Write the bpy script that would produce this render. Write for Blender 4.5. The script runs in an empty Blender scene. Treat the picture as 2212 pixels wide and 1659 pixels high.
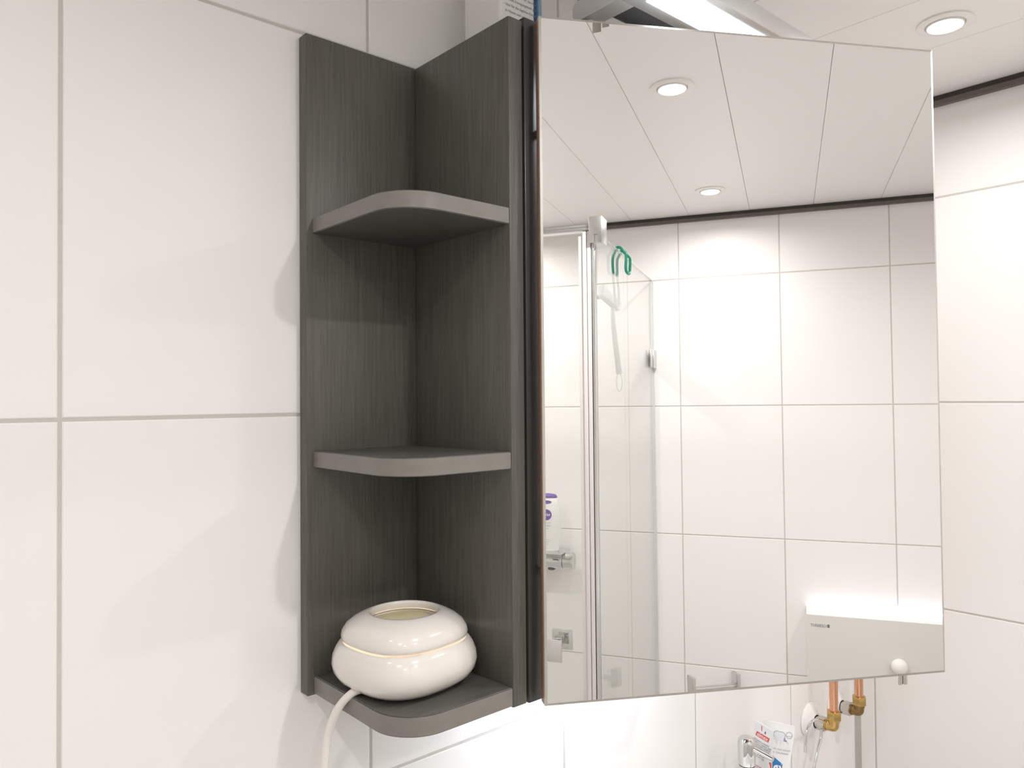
import bpy, bmesh, math, random
from mathutils import Vector, Matrix
random.seed(4)
D = bpy.data
scene = bpy.context.scene
COL = scene.collection
Z0 = 1.6                      # all heights below are relative to the tile joint at eye level; the floor lies 1.6 m under it

# ------------------------------------------------------------------ camera
cam = D.cameras.new('camera'); cam.sensor_width = 36.0; cam.lens = 26.901
cam.clip_start = 0.01
camo = D.objects.new('camera', cam); COL.objects.link(camo)
r_ = Vector((0.75064, -0.660668, -0.007545)); u_ = Vector((-0.005783, -0.017989, 0.999821)); f_ = Vector((0.660686, 0.750462, 0.017323))
m = Matrix((( r_.x, u_.x, -f_.x, -0.1411), (r_.y, u_.y, -f_.y, -0.7406), (r_.z, u_.z, -f_.z, 0.0164 + Z0), (0, 0, 0, 1)))
camo.matrix_world = m
scene.camera = camo

# ------------------------------------------------------------------ light / view
BEAM = 164
DOWN_W = 4.2          # each ceiling downlight
DOWN_COL = (1.0, 0.972, 0.95)
LED_COL = (0.86, 0.93, 1.0)
LED_E = 14.0
UNDER_W = 0.62
scene.view_settings.view_transform = 'Standard'
scene.view_settings.look = 'None'
scene.view_settings.exposure = 0.07
scene.view_settings.gamma = 1.0
scene.view_settings.use_curve_mapping = False
w = D.worlds.new('world'); scene.world = w; w.use_nodes = True
w.node_tree.nodes['Background'].inputs[0].default_value = (0.8, 0.8, 0.8, 1)
w.node_tree.nodes['Background'].inputs[1].default_value = 0.02
scene.cycles.use_denoising = True
scene.cycles.max_bounces = 14
scene.cycles.diffuse_bounces = 8
scene.cycles.glossy_bounces = 8
scene.cycles.transparent_max_bounces = 16
scene.cycles.caustics_reflective = True

# ------------------------------------------------------------------ materials
def setin(b, name, v):
    if name in b.inputs: b.inputs[name].default_value = v
def mat(name, col, rough=0.5, metal=0.0, spec=0.5, emit=None, estr=0.0, trans=0.0, coat=0.0, bump=None, var=None):
    mt = D.materials.new(name); mt.use_nodes = True
    nt = mt.node_tree; b = nt.nodes['Principled BSDF']
    setin(b, 'Base Color', (*col, 1)); setin(b, 'Roughness', rough); setin(b, 'Metallic', metal)
    setin(b, 'Specular IOR Level', spec); setin(b, 'Transmission Weight', trans); setin(b, 'Coat Weight', coat)
    if emit: setin(b, 'Emission Color', (*emit, 1)); setin(b, 'Emission Strength', estr)
    tc = nt.nodes.new('ShaderNodeTexCoord')
    if var:                                   # (scale xyz, dark colour): grain or blotches
        mp = nt.nodes.new('ShaderNodeMapping'); mp.inputs['Scale'].default_value = var[0]
        nz = nt.nodes.new('ShaderNodeTexNoise'); nz.inputs['Scale'].default_value = 1.0; nz.inputs['Detail'].default_value = 5
        mx = nt.nodes.new('ShaderNodeMix'); mx.data_type = 'RGBA'
        cr = nt.nodes.new('ShaderNodeMapRange'); cr.inputs['From Min'].default_value = 0.3; cr.inputs['From Max'].default_value = 0.7
        nt.links.new(tc.outputs['Object'], mp.inputs['Vector']); nt.links.new(mp.outputs[0], nz.inputs['Vector'])
        nt.links.new(nz.outputs['Fac'], cr.inputs['Value']); nt.links.new(cr.outputs[0], mx.inputs['Factor'])
        mx.inputs['A'].default_value = (*col, 1); mx.inputs['B'].default_value = (*var[1], 1)
        nt.links.new(mx.outputs['Result'], b.inputs['Base Color'])
        if len(var) > 2:
            bp = nt.nodes.new('ShaderNodeBump'); bp.inputs['Strength'].default_value = var[2]; bp.inputs['Distance'].default_value = 0.0006
            nt.links.new(nz.outputs['Fac'], bp.inputs['Height']); nt.links.new(bp.outputs[0], b.inputs['Normal'])
    elif bump:
        nz = nt.nodes.new('ShaderNodeTexNoise'); nz.inputs['Scale'].default_value = bump[0]; nz.inputs['Detail'].default_value = 3
        bp = nt.nodes.new('ShaderNodeBump'); bp.inputs['Strength'].default_value = bump[1]; bp.inputs['Distance'].default_value = 0.001
        nt.links.new(tc.outputs['Object'], nz.inputs['Vector'])
        nt.links.new(nz.outputs['Fac'], bp.inputs['Height']); nt.links.new(bp.outputs[0], b.inputs['Normal'])
    return mt
def emission(name, col, s):
    mt = D.materials.new(name); mt.use_nodes = True; nt = mt.node_tree
    nt.nodes.clear(); e = nt.nodes.new('ShaderNodeEmission'); o = nt.nodes.new('ShaderNodeOutputMaterial')
    e.inputs[0].default_value = (*col, 1); e.inputs[1].default_value = s; nt.links.new(e.outputs[0], o.inputs[0]); return mt
def sheet_glass(name, tint, haze=0.0):        # thin pane: clear with a mirror reflection at grazing angles, plus a little white haze mixed in to wash out what lies behind
    mt = D.materials.new(name); mt.use_nodes = True; nt = mt.node_tree; nt.nodes.clear()
    t = nt.nodes.new('ShaderNodeBsdfTransparent'); t.inputs[0].default_value = (*tint, 1)
    g = nt.nodes.new('ShaderNodeBsdfGlossy'); g.inputs['Roughness'].default_value = 0.0
    lw = nt.nodes.new('ShaderNodeLayerWeight'); lw.inputs[0].default_value = 0.5
    pw = nt.nodes.new('ShaderNodeMath'); pw.operation = 'POWER'; pw.inputs[1].default_value = 5.0; nt.links.new(lw.outputs['Facing'], pw.inputs[0])
    fr = nt.nodes.new('ShaderNodeMapRange'); fr.inputs['To Min'].default_value = 0.035; fr.inputs['To Max'].default_value = 0.95; nt.links.new(pw.outputs[0], fr.inputs['Value'])
    mx = nt.nodes.new('ShaderNodeMixShader'); o = nt.nodes.new('ShaderNodeOutputMaterial')
    nt.links.new(fr.outputs[0], mx.inputs[0]); nt.links.new(t.outputs[0], mx.inputs[1]); nt.links.new(g.outputs[0], mx.inputs[2])
    if haze:
        d = nt.nodes.new('ShaderNodeBsdfDiffuse'); d.inputs[0].default_value = (0.85, 0.87, 0.85, 1)
        tl = nt.nodes.new('ShaderNodeBsdfTranslucent'); tl.inputs[0].default_value = (0.85, 0.87, 0.85, 1)
        m1 = nt.nodes.new('ShaderNodeMixShader'); m1.inputs[0].default_value = 0.5
        m2 = nt.nodes.new('ShaderNodeMixShader'); m2.inputs[0].default_value = haze
        nt.links.new(d.outputs[0], m1.inputs[1]); nt.links.new(tl.outputs[0], m1.inputs[2])
        nt.links.new(mx.outputs[0], m2.inputs[1]); nt.links.new(m1.outputs[0], m2.inputs[2]); nt.links.new(m2.outputs[0], o.inputs[0])
    else: nt.links.new(mx.outputs[0], o.inputs[0])
    return mt

M = {}
M['tile'] = mat('wall_tile', (0.868, 0.853, 0.842), 0.42, spec=0.35, var=((3, 3, 3), (0.855, 0.84, 0.829)))
M['grout'] = mat('grout', (0.60, 0.575, 0.545), 0.9, spec=0.1, var=((60, 60, 60), (0.56, 0.535, 0.51)))
M['ceil'] = mat('ceiling_panel', (0.865, 0.85, 0.838), 0.35, spec=0.4, var=((2, 2, 2), (0.857, 0.842, 0.83)))
M['ceilgap'] = mat('ceiling_seam', (0.80, 0.775, 0.755), 0.9)
M['trim'] = mat('ceiling_trim', (0.13, 0.11, 0.095), 0.45, var=((90, 90, 90), (0.11, 0.093, 0.08)))
M['trimgap'] = mat('ceiling_shadow_gap', (0.045, 0.038, 0.03), 0.6, var=((90, 90, 90), (0.035, 0.03, 0.025)))
M['silicone'] = mat('silicone', (0.46, 0.445, 0.42), 0.6, var=((50, 50, 10), (0.43, 0.415, 0.39)))
M['floor'] = mat('floor_tile', (0.64, 0.62, 0.60), 0.5, var=((6, 6, 6), (0.59, 0.57, 0.55)))
M['dark_v'] = mat('anthracite_grain', (0.118, 0.114, 0.098), 0.42, spec=0.45, var=((420, 420, 16), (0.082, 0.079, 0.067), 0.3))
M['dark_h'] = mat('anthracite_grain_shelf', (0.125, 0.12, 0.11), 0.42, spec=0.45, var=((16, 300, 300), (0.09, 0.086, 0.078), 0.3))
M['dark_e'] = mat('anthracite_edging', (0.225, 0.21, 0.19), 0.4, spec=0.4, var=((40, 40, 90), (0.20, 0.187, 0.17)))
M['dark_c'] = mat('cabinet_edge', (0.05, 0.05, 0.05), 0.30, spec=0.5, var=((300, 300, 10), (0.035, 0.035, 0.036)))
M['brown'] = mat('brown_board_edge', (0.46, 0.25, 0.14), 0.5, var=((40, 40, 12), (0.40, 0.22, 0.125)))
M['pale'] = mat('pale_edge', (0.72, 0.68, 0.62), 0.35, var=((30, 30, 30), (0.66, 0.63, 0.57)))
M['mirror'] = mat('mirror_silver', (0.955, 0.95, 0.945), 0.0, metal=1.0)
M['bevel'] = mat('mirror_bevel', (0.66, 0.63, 0.60), 0.38, metal=1.0, var=((30, 30, 30), (0.60, 0.57, 0.54)))
M['chrome'] = mat('chrome', (0.70, 0.70, 0.69), 0.05, metal=1.0, var=((4, 4, 4), (0.68, 0.68, 0.67)))
M['satin'] = mat('satin_aluminium', (0.70, 0.70, 0.69), 0.3, metal=1.0, var=((20, 20, 20), (0.66, 0.66, 0.65)))
M['alu'] = mat('grey_lamp_housing', (0.62, 0.62, 0.62), 0.45, metal=0.2, var=((15, 15, 15), (0.59, 0.59, 0.59)))
M['lampdark'] = mat('dark_plastic', (0.10, 0.105, 0.115), 0.5, var=((80, 80, 80), (0.085, 0.09, 0.10)))
M['white'] = mat('white_plastic', (0.86, 0.85, 0.83), 0.35, var=((9, 9, 9), (0.84, 0.83, 0.81)))
M['ceramic'] = mat('cream_ceramic', (0.75, 0.72, 0.69), 0.14, spec=0.5, coat=0.4, var=((12, 12, 12), (0.76, 0.72, 0.68)))
M['oil'] = mat('oil', (0.62, 0.56, 0.30), 0.15, var=((45, 45, 45), (0.72, 0.66, 0.48)))
M['cord'] = mat('white_cord', (0.84, 0.80, 0.76), 0.45, var=((30, 30, 30), (0.82, 0.78, 0.74)))
M['copper'] = mat('copper', (0.80, 0.42, 0.26), 0.22, metal=1.0, var=((60, 60, 18), (0.68, 0.36, 0.23)))
M['brass'] = mat('brass', (0.66, 0.46, 0.17), 0.25, metal=1.0, var=((90, 90, 90), (0.50, 0.34, 0.12)))
M['brassdark'] = mat('tarnished_brass', (0.34, 0.22, 0.09), 0.3, metal=1.0, var=((90, 90, 90), (0.24, 0.16, 0.07)))
M['nickel'] = mat('nickel', (0.66, 0.63, 0.58), 0.22, metal=1.0, var=((40, 40, 40), (0.60, 0.57, 0.53)))
M['enamel'] = mat('white_enamel', (0.86, 0.85, 0.84), 0.12, coat=0.5, var=((9, 9, 9), (0.85, 0.84, 0.83)))
M['panelglass'] = mat('white_backed_glass', (0.66, 0.65, 0.62), 0.22, coat=0.0, spec=0.4, var=((5, 5, 5), (0.65, 0.64, 0.61)))
M['green'] = mat('green_rubber', (0.0, 0.30, 0.18), 0.4, var=((40, 40, 40), (0.0, 0.26, 0.155)))
M['palegrey'] = mat('glass_washed_plastic', (0.52, 0.56, 0.53), 0.35, var=((30, 30, 30), (0.48, 0.52, 0.49)))  # wash-out from the glass in front is put into this pale colour
M['glass'] = sheet_glass('shower_glass', (0.982, 0.988, 0.982), 0.012)
M['glassedge'] = mat('glass_edge', (0.62, 0.65, 0.63), 0.15, var=((20, 20, 20), (0.60, 0.63, 0.61)))
M['tumbler'] = sheet_glass('tumbler_glass', (0.97, 0.98, 0.98))
M['seal'] = mat('pale_seal', (0.74, 0.70, 0.69), 0.4, var=((30, 30, 5), (0.71, 0.67, 0.66)))
M['gap'] = mat('dark_gap', (0.05, 0.05, 0.05), 0.7)
M['card'] = mat('white_carton', (0.84, 0.83, 0.82), 0.5, var=((8, 8, 8), (0.83, 0.82, 0.81)))
M['blue'] = mat('blue_plastic', (0.34, 0.60, 0.80), 0.2, trans=0.25, var=((25, 25, 10), (0.28, 0.54, 0.76)))
M['bluedark'] = mat('dark_blue_plastic', (0.02, 0.07, 0.32), 0.3)
M['ink'] = mat('grey_ink', (0.19, 0.19, 0.22), 0.6)
M['inklight'] = mat('light_grey_ink', (0.36, 0.38, 0.44), 0.6)
M['inkred'] = mat('red_ink', (0.72, 0.10, 0.08), 0.5)
M['inkblue'] = mat('blue_ink', (0.02, 0.19, 0.50), 0.5)
M['inknavy'] = mat('navy_ink', (0.03, 0.06, 0.30), 0.5)
M['inkpurple'] = mat('purple_ink', (0.13, 0.07, 0.30), 0.5)
M['inkwhite'] = mat('white_ink', (0.85, 0.83, 0.83), 0.5)
M['inktooth'] = mat('pale_blue_ink', (0.70, 0.74, 0.80), 0.5)
M['tubeskin'] = mat('tube_laminate', (0.84, 0.84, 0.84), 0.3, var=((20, 20, 20), (0.83, 0.83, 0.83)))
M['bottle'] = mat('bottle_plastic', (0.82, 0.81, 0.80), 0.28, var=((20, 20, 20), (0.81, 0.80, 0.79)))
M['bulb'] = emission('downlight_bulb', (1.0, 0.95, 0.9), 14.0)
M['led'] = emission('led_strip', LED_COL, LED_E)
M['ledwall'] = emission('module_led', (0.76, 0.80, 1.0), 7.0)
M['ledsoft'] = emission('undercabinet_led', LED_COL, 6.0)
M['warmbulb'] = emission('warm_bulb', (1.0, 0.78, 0.55), 1.5)

# ------------------------------------------------------------------ mesh helpers (absolute coordinates, Z0 added on linking)
class MB:
    def __init__(s): s.bm = bmesh.new()
    def quad(s, *ps):
        s.bm.faces.new([s.bm.verts.new(q) for q in ps]); return s
    def grid_loft(s, rings, close_u=True, cap0=False, cap1=False):
        R = [[s.bm.verts.new(q) for q in ring] for ring in rings]
        n = len(R[0])
        for a, b in zip(R[:-1], R[1:]):
            for i in range(n if close_u else n - 1):
                j = (i + 1) % n
                try: s.bm.faces.new((a[i], a[j], b[j], b[i]))
                except ValueError: pass
        if cap0: s.bm.faces.new(list(reversed(R[0])))
        if cap1: s.bm.faces.new(R[-1])
        return s
    def box(s, x0, x1, y0, y1, z0, z1, bev=0.0, seg=2, mtx=None):
        vs = [s.bm.verts.new((x, y, z)) for x in (x0, x1) for y in (y0, y1) for z in (z0, z1)]
        F = [(0, 1, 3, 2), (4, 6, 7, 5), (0, 4, 5, 1), (2, 3, 7, 6), (0, 2, 6, 4), (1, 5, 7, 3)]
        fs = [s.bm.faces.new([vs[i] for i in f]) for f in F]
        allv = list(vs)
        if bev > 0:
            es = list({e for f in fs for e in f.edges})
            r = bmesh.ops.bevel(s.bm, geom=es, offset=bev, segments=seg, affect='EDGES', profile=0.5, clamp_overlap=True)
            allv = list({v for f in r['faces'] for v in f.verts} | {v for v in vs if v.is_valid})
        if mtx is not None:
            for v in allv: v.co = mtx @ v.co
        return s
    def prism(s, pts, z0, z1, bev=0.0, mtx=None, seg=2):
        a = [s.bm.verts.new((x, y, z0)) for x, y in pts]; b = [s.bm.verts.new((x, y, z1)) for x, y in pts]
        n = len(pts); top = s.bm.faces.new(b); bot = s.bm.faces.new(list(reversed(a)))
        for i in range(n):
            j = (i + 1) % n; s.bm.faces.new((a[i], a[j], b[j], b[i]))
        allv = a + b
        if bev > 0:
            es = list(top.edges) + list(bot.edges)
            r = bmesh.ops.bevel(s.bm, geom=es, offset=bev, segments=seg, affect='EDGES', profile=0.5, clamp_overlap=True)
            allv = list({v for f in r['faces'] for v in f.verts} | {v for v in allv if v.is_valid})
        if mtx is not None:
            for v in allv: v.co = mtx @ v.co
        return s
    def lathe(s, prof, base=(0, 0, 0), axis='Z', n=32, cap0=False, cap1=False):
        rings = []
        for r, h in prof:
            ring = []
            for i in range(n):
                t = 2 * math.pi * i / n; a, b = r * math.cos(t), r * math.sin(t)
                if axis == 'Z': q = (a, b, h)
                elif axis == 'Y': q = (b, h, a)
                else: q = (h, a, b)
                ring.append((q[0] + base[0], q[1] + base[1], q[2] + base[2]))
            rings.append(ring)
        return s.grid_loft(rings, True, cap0, cap1)
    def cyl(s, p0, p1, r, n=20, r1=None):
        return s.tube([p0, p1], r, n, r1=r1)
    def tube(s, pts, r, n=12, r1=None, closed=False):
        P = [Vector(q) for q in pts]; rings = []; N = len(P); a = None
        for i, q in enumerate(P):
            t = (P[(i + 1) % N] - P[i - 1]) if closed else (P[min(i + 1, N - 1)] - P[max(i - 1, 0)])
            t.normalize()
            if a is None: a = t.orthogonal().normalized()
            a = (a - t * a.dot(t)).normalized(); b = t.cross(a)
            rr = r if r1 is None else r + (r1 - r) * i / (N - 1)
            rings.append([q + a * (rr * math.cos(2 * math.pi * k / n)) + b * (rr * math.sin(2 * math.pi * k / n)) for k in range(n)])
        if closed: rings.append(rings[0])
        return s.grid_loft(rings, True, not closed, not closed)
    def mesh_from(s, me, mtx):
        vs = [s.bm.verts.new(mtx @ v.co) for v in me.vertices]
        for pl in me.polygons:
            try: s.bm.faces.new([vs[i] for i in pl.vertices])
            except ValueError: pass
        return s

def tag(o, label=None, cat=None, group=None, kind=None):
    if label: o['label'] = label
    if cat: o['category'] = cat
    if group: o['group'] = group
    if kind: o['kind'] = kind
    return o
BASE = {}
def thing(name, base, label, cat, group=None):
    o = D.objects.new(name, None); COL.objects.link(o); o.empty_display_size = 0.03
    o.location = (base[0], base[1], base[2] + Z0); BASE[o] = Vector(o.location)
    return tag(o, label, cat, group)
def obj(name, mb, material, parent=None, smooth=35, base=None):
    bm = mb.bm
    bmesh.ops.recalc_face_normals(bm, faces=bm.faces)
    if parent is not None: org = BASE[parent]
    elif base is not None: org = Vector((base[0], base[1], base[2] + Z0))
    else: org = Vector((0, 0, 0))
    for v in bm.verts: v.co = v.co + Vector((0, 0, Z0)) - org
    me = D.meshes.new(name); bm.to_mesh(me); bm.free()
    me.materials.append(M[material])
    if smooth:
        for p_ in me.polygons: p_.use_smooth = True
        try: me.set_sharp_from_angle(angle=math.radians(smooth))
        except Exception: pass
    o = D.objects.new(name, me); COL.objects.link(o)
    if parent is not None: o.parent = parent
    else: o.location = org
    BASE[o] = org
    return o
def spline(pts, n=8):                        # Catmull-Rom through points
    P = [Vector(q) for q in pts]; out = []
    for i in range(len(P) - 1):
        a, b, c, d = P[max(i - 1, 0)], P[i], P[i + 1], P[min(i + 2, len(P) - 1)]
        for k in range(n):
            t = k / n
            out.append(0.5 * ((2 * b) + (c - a) * t + (2 * a - 5 * b + 4 * c - d) * t * t + (3 * b - a - 3 * c + d) * t ** 3))
    out.append(P[-1]); return out
def text_mesh(body, size, align='LEFT', shear=0.0, bold=0.0):
    cu = D.curves.new('lettering', 'FONT'); cu.body = body; cu.size = size; cu.align_x = align; cu.shear = shear; cu.offset = bold
    cu.resolution_u = 3
    o = D.objects.new('lettering', cu); COL.objects.link(o); bpy.context.view_layer.update()
    me = D.meshes.new_from_object(o.evaluated_get(bpy.context.evaluated_depsgraph_get()))
    D.objects.remove(o); D.curves.remove(cu)
    return me
def frame(org, right, up):
    r = Vector(right).normalized(); u = Vector(up).normalized(); n = r.cross(u)
    return Matrix(((r.x, u.x, n.x, org[0]), (r.y, u.y, n.y, org[1]), (r.z, u.z, n.z, org[2]), (0, 0, 0, 1)))
def rrect(x0, x1, y0, y1, r, n=8, corners=(1, 1, 1, 1)):
    pts = []
    for k, (cx, cy, a) in enumerate(((x1 - r, y1 - r, 0), (x0 + r, y1 - r, 90), (x0 + r, y0 + r, 180), (x1 - r, y0 + r, 270))):
        if corners[k]:
            for i in range(n + 1):
                t = math.radians(a + 90 * i / n); pts.append((cx + r * math.cos(t), cy + r * math.sin(t)))
        else: pts.append(((x1, y1), (x0, y1), (x0, y0), (x1, y0))[k])
    return pts

# ------------------------------------------------------------------ room
XL, XR, YD = -1.05, 1.4682, -1.9143
ZF, ZC = -1.6, 0.5965
G = 0.0017                                   # half joint width
def place(side, u, v, d):
    return {'back': (u, -d, v), 'right': (XR - d, -u, v), 'front': (u, YD + d, v), 'left': (XL + d, -u, v)}[side]
tile_cache = {}
def tile_mesh(side, wd, ht):
    key = (side, round(wd, 4), round(ht, 4))
    if key in tile_cache: return tile_cache[key]
    mb = MB(); b = 0.0009; a, c = wd / 2, ht / 2
    def P(u, v, d):
        q = {'back': (u, -d, v), 'right': (-d, -u, v), 'front': (u, d, v), 'left': (d, -u, v), 'floor': (u, v, d), 'ceiling': (u, v, -d)}[side]
        return q
    rings = [[P(-a, -c, d_), P(a, -c, d_), P(a, c, d_), P(-a, c, d_)] for d_ in (-0.006, -0.0007)]
    rings.append([P(-a + b, -c + b, 0), P(a - b, -c + b, 0), P(a - b, c - b, 0), P(-a + b, c - b, 0)])
    mb.grid_loft(rings, True, False, True)
    bmesh.ops.recalc_face_normals(mb.bm, faces=mb.bm.faces)
    me = D.meshes.new('tile'); mb.bm.to_mesh(me); mb.bm.free(); tile_cache[key] = me
    return me
def add_tiles(wall, side, us, vs, material, name='tile', g=G):
    for ua, ub in zip(us[:-1], us[1:]):
        for va, vb in zip(vs[:-1], vs[1:]):
            me = tile_mesh(side, ub - ua - 2 * g, vb - va - 2 * g)
            if not me.materials: me.materials.append(M[material])
            o = D.objects.new(name, me); COL.objects.link(o); o.parent = wall
            uc, vc = (ua + ub) / 2, (va + vb) / 2
            if side == 'floor': q = (uc, vc, ZF)
            elif side == 'ceiling': q = (uc, vc, ZC)
            else: q = place(side, uc, vc, 0)
            o.location = (q[0], q[1], q[2] + Z0)
def edges(lo, hi, off, step):
    k = math.ceil((lo - off) / step + 1e-6); out = [lo]
    x = off + k * step
    while x < hi - 1e-4:
        if x - out[-1] > 0.012: out.append(x)
        x += step
    out.append(hi); return out
rows = edges(ZF, ZC, 0.0, 0.4)
W = 0.30035
J = -0.0009                                  # joint depth
def wall(name, mb, us, side, label):
    o = obj(name, mb, 'grout', None, 0); tag(o, label, 'wall', kind='structure'); add_tiles(o, side, us, rows, 'tile'); return o
T = 0.08
wall('wall_back', MB().box(XL - T, XR + T, -J, T, ZF, ZC + 0.1), edges(XL, XR, 0.0, W), 'back', 'off-white tiled wall carrying the dark shelf unit and mirror cabinet')
wall('wall_right', MB().box(XR - J, XR + T, YD - T, -J, ZF, ZC + 0.1), edges(0, -YD, 0.0386, W), 'right', 'off-white tiled wall to the right of the mirror door')
wall('wall_front', MB().box(XL - T, XR - J, YD - T, YD + J, ZF, ZC + 0.1), edges(XL, XR, 0.28887, W), 'front', 'off-white tiled wall reflected in the mirror')
wall('wall_left', MB().box(XL - T, XL + J, YD + J, -J, ZF, ZC + 0.1), edges(0, -YD, 0.12, W), 'left', 'off-white tiled wall on the shower side')
fl = obj('floor', MB().box(XL - T, XR + T, YD - T, T, ZF - 0.08, ZF + J), 'grout', None, 0); tag(fl, 'grey tiled bathroom floor', 'floor', kind='structure')
add_tiles(fl, 'floor', edges(XL, XR, 0.0, 0.45), edges(YD, 0, 0.0, 0.45), 'floor')
ce = obj('ceiling', MB().box(XL, XR, YD, 0, ZC + 0.004, ZC + 0.1), 'ceilgap', None, 0); tag(ce, 'white panelled ceiling with recessed downlights', 'ceiling', kind='structure')
ces = edges(XL, XR, 0.143, 0.1815)
for a, b in zip(ces[:-1], ces[1:]):
    mb = MB(); g = 0.0004; bz = 0.0008; y0, y1 = YD + 0.001, -0.001
    x0, x1 = a + g, b - g
    mb.quad((x0 + bz, y0, ZC), (x1 - bz, y0, ZC), (x1 - bz, y1, ZC), (x0 + bz, y1, ZC))
    mb.quad((x0, y0, ZC + bz), (x0 + bz, y0, ZC), (x0 + bz, y1, ZC), (x0, y1, ZC + bz))
    mb.quad((x1 - bz, y0, ZC), (x1, y0, ZC + bz), (x1, y1, ZC + bz), (x1 - bz, y1, ZC))
    mb.quad((x0, y0, ZC + bz), (x0, y1, ZC + bz), (x0, y1, ZC + 0.004), (x0, y0, ZC + 0.004))
    mb.quad((x1, y0, ZC + bz), (x1, y1, ZC + bz), (x1, y1, ZC + 0.004), (x1, y0, ZC + 0.004))
    o = obj('ceiling_panel', mb, 'ceil', None, 0); o.parent = ce
# dark stepped angle profile where walls meet ceiling
prof = [(0.0, -0.0195), (0.012, -0.0195), (0.012, -0.0100), (0.0, -0.0100)]
gapp = [(0.0, -0.0100), (0.0095, -0.0100), (0.0095, 0.0), (0.0, 0.0)]
for i, (side, L, lab) in enumerate((('back', None, 'above the cabinet'), ('right', None, 'above the right wall'), ('front', None, 'reflected at the top of the mirror'), ('left', None, 'over the shower side'))):
    mb = MB(); ua, ub = ((XL, XR) if side in ('back', 'front') else (0, -YD))
    mb.grid_loft([[place(side, u, ZC - 0.0003 + h, d) for d, h in prof] for u in (ua, ub)], True, True, True)
    o = obj('trim_%d' % (i + 1), mb, 'trim', None, 0); tag(o, 'dark brown angle profile under the ceiling, ' + lab, 'trim', kind='structure')
    mb = MB(); mb.grid_loft([[place(side, u, ZC - 0.0003 + h, d) for d, h in gapp] for u in (ua, ub)], True, True, True); obj('shadow_gap', mb, 'trimgap', o, 0)
mb = MB(); mb.grid_loft([[(XR - 0.0095, -0.0002, z), (XR, -0.0095, z), (XR + 0.001, 0.001, z)] for z in (ZF, 0.575)], True, True, True)
tag(obj('trim_5', mb, 'silicone', None, 0), 'grey silicone joint in the corner behind the copper pipes', 'trim', kind='structure')

# ------------------------------------------------------------------ ceiling downlights
def downlight(x, y, label, power=1.0):
    t = thing('downlight', (x, y, ZC), label, 'downlight', 'recessed ceiling downlights')
    mb = MB(); mb.lathe([(0.0405, 0.0), (0.0405, -0.0022), (0.037, -0.0036), (0.029, -0.0036), (0.0275, -0.001), (0.0275, 0.002)], (x, y, ZC), n=40)
    obj('trim_ring', mb, 'white', t)
    mb = MB(); mb.lathe([(0.0275, 0.0), (0.0268, -0.0052), (0.0255, -0.0058), (0.0245, -0.0045), (0.024, -0.001)], (x, y, ZC), n=36)
    obj('swivel_ring', mb, 'white', t)
    mb = MB(); mb.lathe([(0.024, -0.0012), (0.018, -0.0042), (0.009, -0.0056), (0.0004, -0.006)], (x, y, ZC), n=32, cap1=True)
    obj('bulb', mb, 'bulb', t)
    l = D.lights.new('downlight_beam', 'AREA'); l.shape = 'DISK'; l.size = 0.045; l.energy = DOWN_W * power; l.color = DOWN_COL; l.spread = math.radians(BEAM)
    lo = D.objects.new('downlight_beam', l); COL.objects.link(lo); lo.parent = t; lo.location = (0, 0, -0.0065)
    return t
downlight(1.1555, -0.300, 'round white downlight at the upper right, seen directly above the mirror', 0.42)
downlight(0.4139, -0.902, 'larger round downlight mirrored near the top of the mirror door')
downlight(0.4139, -1.638, 'smaller round downlight mirrored close to the dark ceiling profile', 0.62)
downlight(-0.327, -0.902, 'round ceiling downlight over the shower entrance, outside the picture', 0.72)
downlight(-0.327, -1.638, 'round ceiling downlight inside the shower, outside the picture')
downlight(-0.327, -0.300, 'round ceiling downlight added outside the picture to brighten the tiled wall left of the shelf', 0.12)  # added lamp out of view, lifts the left of the back wall
downlight(1.1555, -0.902, 'round ceiling downlight added outside the picture to brighten the right of the ceiling')  # unseen lamp added to lift the ceiling at the right

# ------------------------------------------------------------------ corner shelf unit
sx0, sx1 = 0.2176, 0.3705
zb, zt = -0.2857, 0.3935
t = thing('corner_shelf', ((sx0 + sx1) / 2, 0, zb), 'dark anthracite wood-grain open shelf unit with three rounded shelves', 'shelf')
mb = MB(); mb.box(sx0, 0.3525, -0.016, -0.0002, zb, zt, 0.0012); obj('back_panel', mb, 'dark_v', t)
mb = MB(); mb.box(0.3525, sx1, -0.1785, -0.0002, zb, zt, 0.0015); obj('side_panel', mb, 'dark_v', t)
for za, zc, nm in ((0.1868, 0.2032, 'shelf'), (-0.0540, -0.0370, 'shelf'), (-0.2845, -0.2660, 'shelf')):
    mb = MB(); mb.prism(rrect(0.2255, 0.3524, -0.1768, -0.0161, 0.043, 14, (0, 0, 1, 0)), za, zc, 0.0009)
    sh = obj(nm, mb, 'dark_h', t)
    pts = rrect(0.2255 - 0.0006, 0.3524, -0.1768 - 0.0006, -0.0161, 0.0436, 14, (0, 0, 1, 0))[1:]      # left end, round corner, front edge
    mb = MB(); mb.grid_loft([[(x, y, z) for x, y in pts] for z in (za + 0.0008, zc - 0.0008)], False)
    obj('edging', mb, 'dark_e', sh, 60)

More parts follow.
